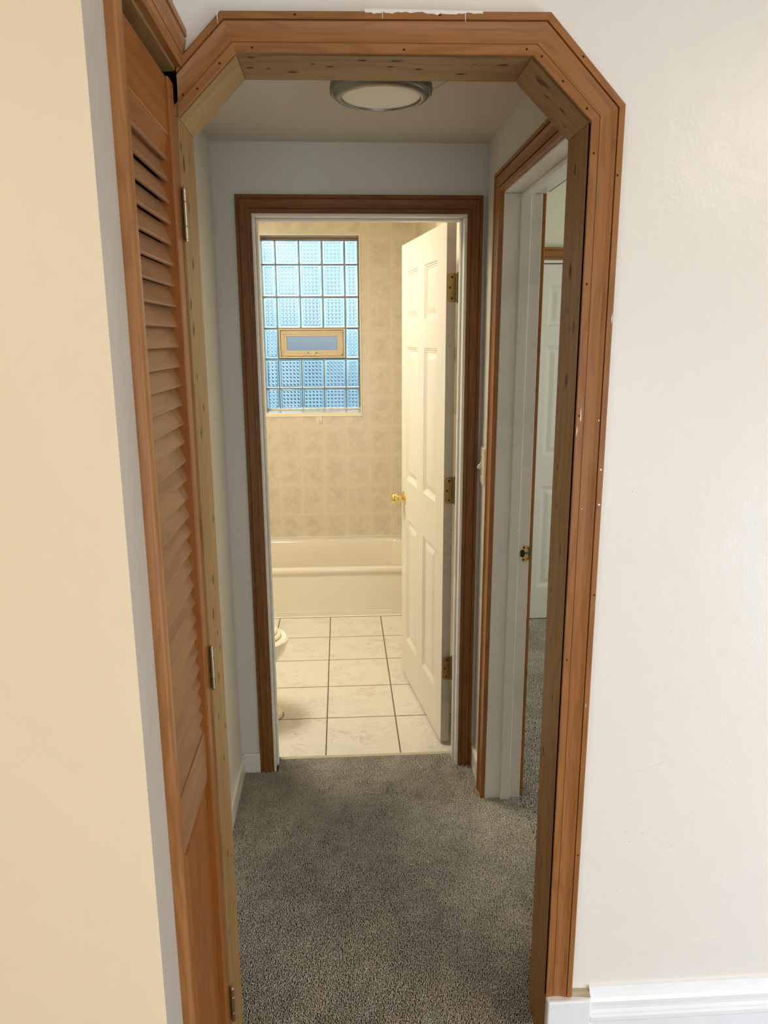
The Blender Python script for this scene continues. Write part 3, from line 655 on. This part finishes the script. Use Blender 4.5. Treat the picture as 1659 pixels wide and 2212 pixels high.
# bathroom door: hinged on the right jamb, swung into the bathroom
ang = math.atan2(.100, .703)
bd = empty('door_2', (.3775, 2.747, .012), 'structure', 'white six-panel bathroom door standing open', 'door', rotz=ang)
leaf = panel_door(bd, .712, 1.984, .0345, [(.117, .313), (.421, .616)], [(.192, .782), (.966, 1.553), (1.657, 1.868)])
def bd_hinge(z0, z1):
    h = z1-z0; m = MB(); r = .012
    pts = [(.0345, 0), (.0345, h)]
    pr_ = [(.036, 0), (.036, h)]+[(.004+r-r*math.sin(a), h-r+r*math.cos(a)) for a in np.linspace(0, PI/2, 6)]+[(.004+r-r*math.cos(a), r-r*math.sin(a)) for a in np.linspace(0, PI/2, 6)]
    m.prism([(x, -.0022, z0+z) for x, z in pr_], [(x, .0005, z0+z) for x, z in pr_])
    xb, yb = .0425, -.004
    for a, c in ((0, .18), (.2, .38), (.4, .6), (.62, .8), (.82, 1)):
        m.lathe((xb, yb, z0+a*h), (0, 0, 1), [(.0052, 0), (.006, .001), (.006, (c-a)*h-.001), (.0052, (c-a)*h)], 16)
    m.lathe((xb, yb, z0-.004), (0, 0, 1), [(.003, 0), (.0045, .003), (.0045, h+.006), (.002, h+.009)], 12)
    # jamb leaf, folded back against the frame
    m.box((.044, -.060, z0+.002), (.0462, .0, z1-.002))
    hg = m.build('hinge', M['oldbrass'], smooth=True); hg.parent = bd; hg['label'] = 'antique brass hinge with black screws'
    for x, z in ((.020, .87*h), (.013, .5*h), (.020, .13*h)):
        s_ = MB(); s_.lathe((x, -.0022, z0+z), (0, -1, 0), [(.0038, 0), (.0036, .0008), (.0012, .001), (0, .0002)], 16)
        so = s_.build('screw', M['screw'], smooth=True); so.parent = hg
bd_hinge(1.714, 1.812); bd_hinge(.984, 1.084); bd_hinge(.270, .366)
m = MB()
m.lathe((0, .664, .872), (-1, 0, 0), [(.030, 0), (.0305, .003), (.026, .0065), (.018, .009), (.011, .012), (.0095, .020), (.0105, .027), (.017, .031), (.0235, .038), (.026, .046), (.0245, .054), (.018, .060), (.008, .0625), (0, .063)], 40)
m.lathe((.0345, .664, .872), (1, 0, 0), [(.030, 0), (.0305, .003), (.026, .0065), (.018, .009), (.011, .012), (.0095, .020), (.0105, .027), (.017, .031), (.0235, .038), (.026, .046), (.0245, .054), (.018, .060), (.008, .0625), (0, .063)], 40)
k = m.build('door_knob', M['brass'], smooth=True); k.parent = bd; k['label'] = 'polished brass door knob'
m = MB(); m.box((.006, .7115, .845), (.029, .7135, .900)); k = m.build('latch_plate', M['brass'], bevel=.0005); k.parent = bd

# far bedroom door with casing
fd = empty('door_3', (.998, 4.09, .010), 'structure', 'white six-panel door in the far bedroom wall', 'door', rotz=-PI/2)
fd.matrix_world = Matrix.Translation((1.736, 4.09, .010)) @ Matrix.Rotation(PI/2, 4, 'Z')
fd.location = (1.736, 4.09, .010); fd.rotation_euler = (0, 0, PI/2)
# local +y -> world -x ; local +x -> world +y : front face (x=0) looks toward -Y
leaf = panel_door(fd, .738, 1.968, .034, [(.117, .313), (.425, .627)], [(.192, .782), (.955, 1.55), (1.650, 1.862)])
ff = empty('trim_7', (1.36, 4.115, 0), 'structure', 'pine casing over the far white bedroom door', 'door frame')
WB = 4.115
framebox('head_jamb', [((.975, 4.085, 1.983), (1.76, 4.125, 1.999))], M['trimwhite'], ff)
casing_board('head_casing', (.990, WB-.012, 1.997), (1.748, WB-.012, 1.997), (.930, WB-.012, 2.062), (1.808, WB-.012, 2.062), N, M['casing'], ff, hs=1.3)
casing_board('side_casing', (.990, WB-.012, 0), (.990, WB-.012, 1.997), (.930, WB-.012, 0), (.930, WB-.012, 2.062), N, M['casing'], ff, hs=1.3)
casing_board('side_casing', (1.748, WB-.012, 0), (1.748, WB-.012, 1.997), (1.808, WB-.012, 0), (1.808, WB-.012, 2.062), N, M['casing'], ff, hs=1.3)

# ------------------------------------------------------------------ glass block window
wi = empty('window_1', (-.177, YT, 1.12), 'structure', 'glass block window with a small vent above the bathtub', 'window')
cx = [-.4865, -.4006, -.2512, -.1060, .0373, .1240]; rz = [1.150, 1.286, 1.4776, 1.6714, 1.8671, 2.0658, 2.2130]
YG = 5.050
def block(x0, x1, z0, z1):
    g = .0035; x0 += g; x1 -= g; z0 += g; z1 -= g
    cxm, czm = (x0+x1)/2, (z0+z1)/2
    m = MB(); e = .0135
    def ring(ins, y, rc):
        a0, a1, b0, b1 = x0+ins-cxm, x1-ins-cxm, z0+ins-czm, z1-ins-czm; pts = []
        for (px, pz, s0) in ((a1-rc, b1-rc, 0), (a0+rc, b1-rc, 1), (a0+rc, b0+rc, 2), (a1-rc, b0+rc, 3)):
            for t in range(4):
                a = (s0+t/3)*PI/2; pts.append((px+rc*math.cos(a), y, pz+rc*math.sin(a)))
        return pts
    m.loft([ring(0, .078, .004), ring(0, .006, .004), ring(.003, .001, .006), ring(.006, 0, .006), ring(e-.002, 0, .006), ring(e, .0007, .006)], 1, cap0=False, cap1=False)
    m.face([m.vert(p) for p in ring(e, .0007, .006)][::-1], 0)
    m.face([m.vert(p) for p in ring(0, .078, .004)], 1)
    import bmesh
    o = m.build('glass_block', [M['gpat'], M['gedge']], fix=False)
    bm = bmesh.new(); bm.from_mesh(o.data); bmesh.ops.remove_doubles(bm, verts=bm.verts, dist=1e-5); bmesh.ops.recalc_face_normals(bm, faces=bm.faces); bm.to_mesh(o.data); bm.free()
    o.location = (cxm, YG, czm); o.parent = wi; o.matrix_parent_inverse = wi.matrix_world.inverted(); return o
for r in range(6):
    for c in range(5):
        if r == 2 and c in (1, 2, 3): continue
        block(cx[c], cx[c+1], rz[r], rz[r+1])
m = MB(); t = .0035; ym0, ym1 = YG+.010, YG+.07
for r in range(7): 
    a = -.482 if r not in () else 0
    m.box((-.482, ym0, rz[r]-t-(.02 if r == 0 else 0)), (.1285, ym1, rz[r]+t+(.006 if r == 6 else 0)))
for c in range(6):
    for r in range(6):
        if r == 2 and c in (2, 3): continue
        m.box((cx[c]-t, ym0+.0002, rz[r]), (cx[c]+t, ym1, rz[r+1]))
m.build('mortar_joints', M['mortar'], parent=wi)
# vent
vx0, vx1, vz0, vz1 = -.3955, .0320, 1.4815, 1.6680
def frame(m, a0, a1, b0, b1, w_, yf, yb):
    for q in (((a0, yf, b1-w_), (a1, yb, b1)), ((a0, yf, b0), (a1, yb, b0+w_)), ((a0, yf, b0+w_), (a0+w_, yb, b1-w_)), ((a1-w_, yf, b0+w_), (a1, yb, b1-w_))): m.box(*q)
m = MB(); frame(m, vx0, vx1, vz0, vz1, .010, YG-.006, YG+.07); vf = m.build('vent_frame', M['vinyl'], parent=wi, bevel=.0015); vf['label'] = 'tan vinyl hopper vent set among the glass blocks'
m = MB()
frame(m, vx0+.0125, vx1-.0125, vz0+.0125, vz1-.0125, .014, YG+.006, YG+.05)
frame(m, vx0+.0265, vx1-.0265, vz0+.0265, vz1-.0265, .010, YG+.010, YG+.05)
frame(m, vx0+.0365, vx1-.0365, vz0+.0365, vz1-.0365, .012, YG+.014, YG+.05)
m.build('vent_sash', M['vinyl'], parent=vf, bevel=.0018)
m = MB(); m.box((vx0+.045, YG+.024, vz0+.045), (vx1-.045, YG+.030, vz1-.045)); m.build('vent_pane', M['frost'], parent=vf)
m = MB(); frame(m, vx0+.008, vx1-.008, vz0+.008, vz1-.008, .036, YG+.035, YG+.06); m.build('vent_back_frame', M['vinyl'], parent=vf)
m = MB(); xm = (vx0+vx1)/2; m.box((xm-.032, YG-.004, vz0+.026), (xm+.032, YG+.008, vz0+.043)); m.box((xm-.018, YG-.001, vz0+.014), (xm+.018, YG+.008, vz0+.028)); m.build('vent_latch', M['plastic'], parent=vf, bevel=.003)
for s_ in (-1, 1):
    m = MB(); m.lathe((xm+s_*.025, YG-.0042, vz0+.0345), (0, -1, 0), [(.0035, 0), (.0035, .0006), (0, .0008)], 12); m.build('latch_screw', M['screw'], parent=vf)
for s_, xx in ((1, vx0+.016), (-1, vx1-.016)):
    m = MB(); m.tube([(xx, YG+.001, vz0+.052), (xx-.001*s_, YG-.002, vz0+.035), (xx+.004*s_, YG-.003, vz0+.020), (xx+.014*s_, YG-.002, vz0+.0145), (xx+.028*s_, YG+.001, vz0+.0135)], .0028, 8); m.build('vent_clip', M['vinyl'], parent=vf, smooth=True)
# reveal: bullnose edge, tiled sill, caulk
m = MB((1, 0, 0)); m.hexa([(-.482, YT-.001, 1.116), (.1285, YT-.001, 1.116), (.1285, YG+.02, 1.116), (-.482, YG+.02, 1.116), (-.482, YT-.001, 1.134), (.1285, YT-.001, 1.134), (.1285, YG+.02, 1.150), (-.482, YG+.02, 1.150)])
m.build('sill_tiles', walltile('sill_tile', 0, (.033, 1.0466), (236, 232, 222), (214, 208, 198), (150, 140, 122), tw=.147, th=.4, rough=.12), parent=wi)
m = MB(); t = .0075
for q in (((-.482-t, YT-.006, 1.118-t), (-.482+.001, YT+.002, 2.226+t)), ((.1275, YT-.006, 1.118-t), (.1285+t, YT+.002, 2.226+t)), ((-.482, YT-.006, 2.225), (.1285, YT+.002, 2.226+t)), ((-.482, YT-.006, 1.118-t), (.1285, YT+.002, 1.136))): m.box(*q)
m.build('tile_edging', plain('bullnose_edge', (240, 228, 200), .25), parent=wi, bevel=.002)
m = MB(); m.tube([(-.482+i*.0122, YG-.002, 1.151+.002*math.sin(i*1.7)) for i in range(51)], .006, 8); m.build('caulk_bead', M['caulk'], parent=wi, smooth=True)

# ------------------------------------------------------------------ bathtub
tb = empty('bathtub', (-.26, 4.57, 0), None, 'almond built-in bathtub below the glass block window', 'bathtub')
def rrect(x0, x1, y0_, y1_, r, z, n=7):
    pts = []
    for (px, py, s0) in ((x1-r, y1_-r, 0), (x0+r, y1_-r, 1), (x0+r, y0_+r, 2), (x1-r, y0_+r, 3)):
        for t in range(n):
            a = (s0+t/(n-1))*PI/2; pts.append((px+r*math.cos(a), py+r*math.sin(a), z))
    return pts
tx0, tx1 = -1.018, .4975
m = MB()
m.loft([rrect(tx0, tx1, 4.222, 4.927, .004, 0), rrect(tx0, tx1, 4.220, 4.927, .004, .262), rrect(tx0, tx1, 4.2105, 4.927, .006, .270), rrect(tx0, tx1, 4.206, 4.927, .008, .285), rrect(tx0+.001, tx1-.001, 4.2095, 4.927, .01, .296), rrect(tx0+.004, tx1-.004, 4.217, 4.926, .012, .300),
        rrect(tx0+.07, tx1-.075, 4.262, 4.868, .10, .301), rrect(tx0+.078, tx1-.083, 4.270, 4.860, .10, .297), rrect(tx0+.084, tx1-.088, 4.276, 4.854, .10, .285), rrect(tx0+.13, tx1-.10, 4.295, 4.835, .11, .16), rrect(tx0+.20, tx1-.115, 4.32, 4.81, .12, .06), rrect(tx0+.26, tx1-.15, 4.36, 4.77, .12, .03), rrect(tx0+.36, tx1-.25, 4.46, 4.67, .09, .024)], 0, cap0=False)
m.build('basin', M['tub'], parent=tb, smooth=True)
m = MB((1, 0, 0)); m.box((tx0, 4.2195, .0), (tx1, 4.224, .036)); m.build('apron_toe', M['tub'], parent=tb, bevel=.0015)
m = MB(); m.tube([(tx0, 4.217, .002), (tx1, 4.217, .002)], .0045, 8); m.build('floor_caulk', M['caulk'], parent=tb, smooth=True)
m = MB(); m.tube([(tx0+i*.02, 4.926, .3035+.001*math.sin(i*2.1)) for i in range(76)], .0032, 8); m.build('wall_caulk', M['caulk'], parent=tb, smooth=True)

# ------------------------------------------------------------------ toilet (only its front tip shows past the door frame)
to = empty('toilet', (-.62, 3.06, 0), None, 'almond toilet whose front edge peeks past left bathroom jamb', 'toilet')
YC = 3.035
def egg(cx_, a_f, a_b, w_, z, n=40):
    return [(cx_+(a_f if math.cos(t) > 0 else a_b)*math.cos(t), YC+w_*math.sin(t), z) for t in np.linspace(0, 2*PI, n, endpoint=False)]
m = MB()
m.loft([egg(-.56, .285, .22, .118, 0), egg(-.56, .282, .22, .116, .02), egg(-.57, .235, .20, .095, .06), egg(-.57, .225, .20, .098, .15), egg(-.56, .255, .21, .130, .24), egg(-.55, .290, .22, .162, .30), egg(-.545, .302, .225, .177, .345), egg(-.545, .305, .225, .180, .360), egg(-.545, .296, .215, .172, .367),
        egg(-.545, .24, .17, .125, .366), egg(-.545, .21, .15, .10, .33), egg(-.56, .12, .10, .06, .24)], 0)
m.build('bowl', M['porcelain'], parent=to, smooth=True)
m = MB(); m.loft([egg(-.548, .270, .235, .162, .3680), egg(-.548, .275, .24, .166, .372), egg(-.548, .275, .24, .166, .380), egg(-.548, .270, .235, .161, .384)], 0); m.build('seat', M['porcelain'], parent=to, smooth=True)
m = MB(); m.loft([egg(-.548, .256, .235, .150, .3855), egg(-.548, .261, .24, .154, .390), egg(-.548, .256, .238, .150, .397), egg(-.548, .22, .22, .12, .402)], 0); m.build('lid', M['porcelain'], parent=to, smooth=True)
m = MB(); m.loft([rrect(-1.005, -.83, YC-.21, YC+.21, .03, .37), rrect(-1.008, -.82, YC-.225, YC+.225, .035, .55), rrect(-1.01, -.815, YC-.23, YC+.23, .035, .70)], 0); m.build('tank', M['porcelain'], parent=to, smooth=True)
m = MB(); m.loft([rrect(-1.014, -.808, YC-.238, YC+.238, .035, .701), rrect(-1.016, -.803, YC-.242, YC+.242, .035, .715), rrect(-1.010, -.815, YC-.232, YC+.232, .035, .735)], 0); m.build('tank_lid', M['porcelain'], parent=to, smooth=True)
m = MB(); m.lathe((-.815, YC-.16, .64), (1, 0, 0), [(.014, 0), (.014, .006), (.007, .008), (.007, .014), (0, .014)], 16); m.box((-.803, YC-.17, .634), (-.797, YC-.09, .646)); m.build('flush_lever', M['nickel'], parent=to, smooth=True)
m = MB(); m.tube([(x, y, .001) for x, y, z in egg(-.56, .287, .222, .120, 0)]+[egg(-.56, .287, .222, .120, .001)[0]], .0016, 6); m.build('base_gap', M['greymetal'], parent=to)

# ------------------------------------------------------------------ small things
cl = empty('ceiling_light', (.103, 1.875, HC), None, 'round brushed nickel flush light on the hallway ceiling, switched off', 'ceiling light')
c = (.103, 1.875, 0)
m = MB(); m.lathe((c[0], c[1], HC), (0, 0, -1), [(.128, 0), (.129, .006), (.126, .010), (.127, .013), (.124, .020), (.116, .024), (.114, .028), (.112, .050)], 72, cap0=False, cap1=False); m.build('housing', M['nickel'], parent=cl, smooth=True)
m = MB(); m.lathe((c[0], c[1], HC), (0, 0, -1), [(.111, .048), (.1155, .052), (.1165, .060), (.1155, .068), (.1115, .0715), (.1095, .071), (.108, .0735), (.104, .0775), (.094, .0800), (.0905, .0795), (.0895, .077), (.0885, .070)], 72, cap0=False, cap1=False); m.build('trim_ring', M['nickel'], parent=cl, smooth=True)
m = MB(); m.lathe((c[0], c[1], HC), (0, 0, -1), [(.0888, .060), (.0888, .0755), (.070, .078), (.04, .0795), (0, .080)], 64, cap0=False); m.build('diffuser', M['lens'], parent=cl, smooth=True)

sw = empty('light_switch', (XR, 2.553, 1.175), None, 'ivory toggle light switch beside the bedroom doorway casing', 'light switch')
sy0, sy1, sz0, sz1 = 2.513, 2.593, 1.108, 1.236
m = MB(); m.loft([[(XR, sy0, sz0), (XR, sy1, sz0), (XR, sy1, sz1), (XR, sy0, sz1)], [(XR-.003, sy0, sz0), (XR-.003, sy1, sz0), (XR-.003, sy1, sz1), (XR-.003, sy0, sz1)], [(XR-.006, sy0+.004, sz0+.004), (XR-.006, sy1-.004, sz0+.004), (XR-.006, sy1-.004, sz1-.004), (XR-.006, sy0+.004, sz1-.004)]]); m.build('wall_plate', M['plastic'], parent=sw)
ym = (sy0+sy1)/2; zm = (sz0+sz1)/2
m = MB(); m.prism([(XR-.005, ym-.005, zm-.014), (XR-.005, ym-.005, zm+.014), (XR-.020, ym-.004, zm-.001), (XR-.021, ym-.004, zm-.010)], [(XR-.005, ym+.005, zm-.014), (XR-.005, ym+.005, zm+.014), (XR-.020, ym+.004, zm-.001), (XR-.021, ym+.004, zm-.010)]); m.build('toggle', M['plastic'], parent=sw, bevel=.001)
for z in (zm-.030, zm+.030):
    m = MB(); m.lathe((XR-.006, ym, z), (-1, 0, 0), [(.003, 0), (.003, .0008), (0, .001)], 12); m.build('screw', M['screw'], parent=sw)

m = MB(); 
m.lathe((-.1420, YT-.0005, 1.0855), (0, -1, 0), [(.019, 0), (.020, .002), (.019, .004), (.016, .005), (.0155, .007)], 40, cap0=False)
hk = m.build('wall_hook', plain('clear_plastic', (234, 226, 206), .2), smooth=True); hk.scale = (1, 1, 1)
for v in hk.data.vertices: v.co.z = 1.0855+(v.co.z-1.0855)*1.35
tag(hk, 'small oval plastic stick-on hook on tiles under window', 'hook')
m = MB(); m.tube([(-.142, YT-.006, 1.100), (-.142, YT-.009, 1.088), (-.142, YT-.013, 1.078), (-.142, YT-.018, 1.076), (-.142, YT-.020, 1.082)], .004, 8); m.build('hook_prong', M['plastic'], parent=hk, smooth=True)
m = MB(); m.box((.491, 3.365, 1.503), (.505, 3.405, 1.557)); m.box((.4895, 3.371, 1.509), (.4915, 3.399, 1.551))
tag(m.build('wall_plate', plain('almond_plate', (214, 192, 140), .3), bevel=.002), 'small tan plate on bathroom wall behind open door', 'wall plate')
bp = bpy.data.objects['wall_plate.001'] if 'wall_plate.001' in bpy.data.objects else None

# ------------------------------------------------------------------ lights
def area(name, loc, rot, size, energy, color, sizey=None, shape=None, spread=None):
    L = bpy.data.lights.new(name, 'AREA'); L.energy = energy; L.color = color; L.size = size
    if sizey: L.shape = 'RECTANGLE'; L.size_y = sizey
    if shape: L.shape = shape
    if spread: L.spread = spread
    o = bpy.data.objects.new(name, L); o.location = loc; o.rotation_euler = rot; COL.objects.link(o); return o
area('room_window_daylight', (.9, -3.18, .9), (PI/2, 0, 0), 3.0, 38, (.80, .90, 1.0), 1.1)
area('low_right_daylight', (2.96, -.5, .38), (0, PI/2, 0), .66, 60, (.54, .76, 1.0), 1.8)  # unseen daylight panel, kept low to turn the foot of the walls blue
area('room_ceiling_lamp', (2.0, -.9, 2.55), (0, 0, 0), .5, 31, (1.0, .82, .58), shape='DISK')
area('room_side_lamp', (-1.3, -.8, 2.1), (.6, 0, 0), .3, 9, (1.0, .86, .68), shape='DISK')
area('bathroom_ceiling_lamp', (-.70, 3.22, 2.40), (0, 0, 0), .58, 26, (1.0, .94, .81), shape='DISK')
area('bedroom_window_daylight', (3.08, 2.7, 1.3), (0, PI/2, 0), 1.2, 22, (.80, .92, 1.0), 1.3)
area('bedroom_lamp', (2.2, 3.0, 2.46), (0, 0, 0), .4, 4, (1.0, .9, .74), shape='DISK')

wd = bpy.data.worlds.new('World'); SC.world = wd; wd.use_nodes = True; t = wd.node_tree; t.nodes.clear()
o_ = t.nodes.new('ShaderNodeOutputWorld'); bg = t.nodes.new('ShaderNodeBackground'); tc = t.nodes.new('ShaderNodeTexCoord')
se = t.nodes.new('ShaderNodeSeparateXYZ'); rp = t.nodes.new('ShaderNodeValToRGB')
e = rp.color_ramp.elements; e[0].position = .40; e[0].color = (.26, .34, .38, 1); e[1].position = .62; e[1].color = (.80, .93, 1.0, 1)
x = e.new(.50); x.color = (.52, .68, .80, 1)
mp = t.nodes.new('ShaderNodeMath'); mp.operation = 'MULTIPLY_ADD'; mp.inputs[1].default_value = .5; mp.inputs[2].default_value = .5
t.links.new(tc.outputs['Generated'], se.inputs[0]); t.links.new(se.outputs[2], mp.inputs[0]); t.links.new(mp.outputs[0], rp.inputs[0])
nz = t.nodes.new('ShaderNodeTexNoise'); nz.inputs['Scale'].default_value = 5; nz.inputs['Detail'].default_value = 4; t.links.new(tc.outputs['Generated'], nz.inputs['Vector'])
cr = t.nodes.new('ShaderNodeValToRGB'); c0 = cr.color_ramp.elements; c0[0].position = .42; c0[0].color = (.22, .28, .33, 1); c0[1].position = .58; c0[1].color = (1.25, 1.25, 1.25, 1)
mxx = t.nodes.new('ShaderNodeMix'); mxx.data_type = 'RGBA'; mxx.blend_type = 'MULTIPLY'; mxx.inputs[0].default_value = 1
t.links.new(nz.outputs['Fac'], cr.inputs[0]); t.links.new(rp.outputs[0], mxx.inputs[6]); t.links.new(cr.outputs[0], mxx.inputs[7])
t.links.new(mxx.outputs[2], bg.inputs[0]); bg.inputs[1].default_value = 2.0; t.links.new(bg.outputs[0], o_.inputs[0])

# ------------------------------------------------------------------ camera
p_, y_, r_ = .225564128, .0558436273, -.00508139353
Fw = Vector((math.sin(y_)*math.cos(p_), math.cos(y_)*math.cos(p_), -math.sin(p_))); Rt = Vector((math.cos(y_), -math.sin(y_), 0)); Up = Rt.cross(Fw)
R2 = Rt*math.cos(r_)+Up*math.sin(r_); U2 = -Rt*math.sin(r_)+Up*math.cos(r_)
cam = bpy.data.cameras.new('Camera'); cam.sensor_fit = 'HORIZONTAL'; cam.sensor_width = 36; cam.lens = 1628.4726/1659*36
cam.clip_start = .02
co = bpy.data.objects.new('Camera', cam); COL.objects.link(co)
co.matrix_world = Matrix(((R2.x, U2.x, -Fw.x, 0), (R2.y, U2.y, -Fw.y, 0), (R2.z, U2.z, -Fw.z, 1.6), (0, 0, 0, 1)))
SC.camera = co
SC.view_settings.view_transform = 'Standard'; SC.view_settings.look = 'None'; SC.view_settings.gamma = 1; SC.view_settings.use_curve_mapping = False
SC.view_settings.exposure = 0.13
cy = SC.cycles; cy.use_denoising = True; cy.max_bounces = 12; cy.transmission_bounces = 12; cy.diffuse_bounces = 6; cy.sample_clamp_indirect = 6; cy.caustics_reflective = False; cy.caustics_refractive = False
try: cy.use_light_tree = True
except Exception: pass
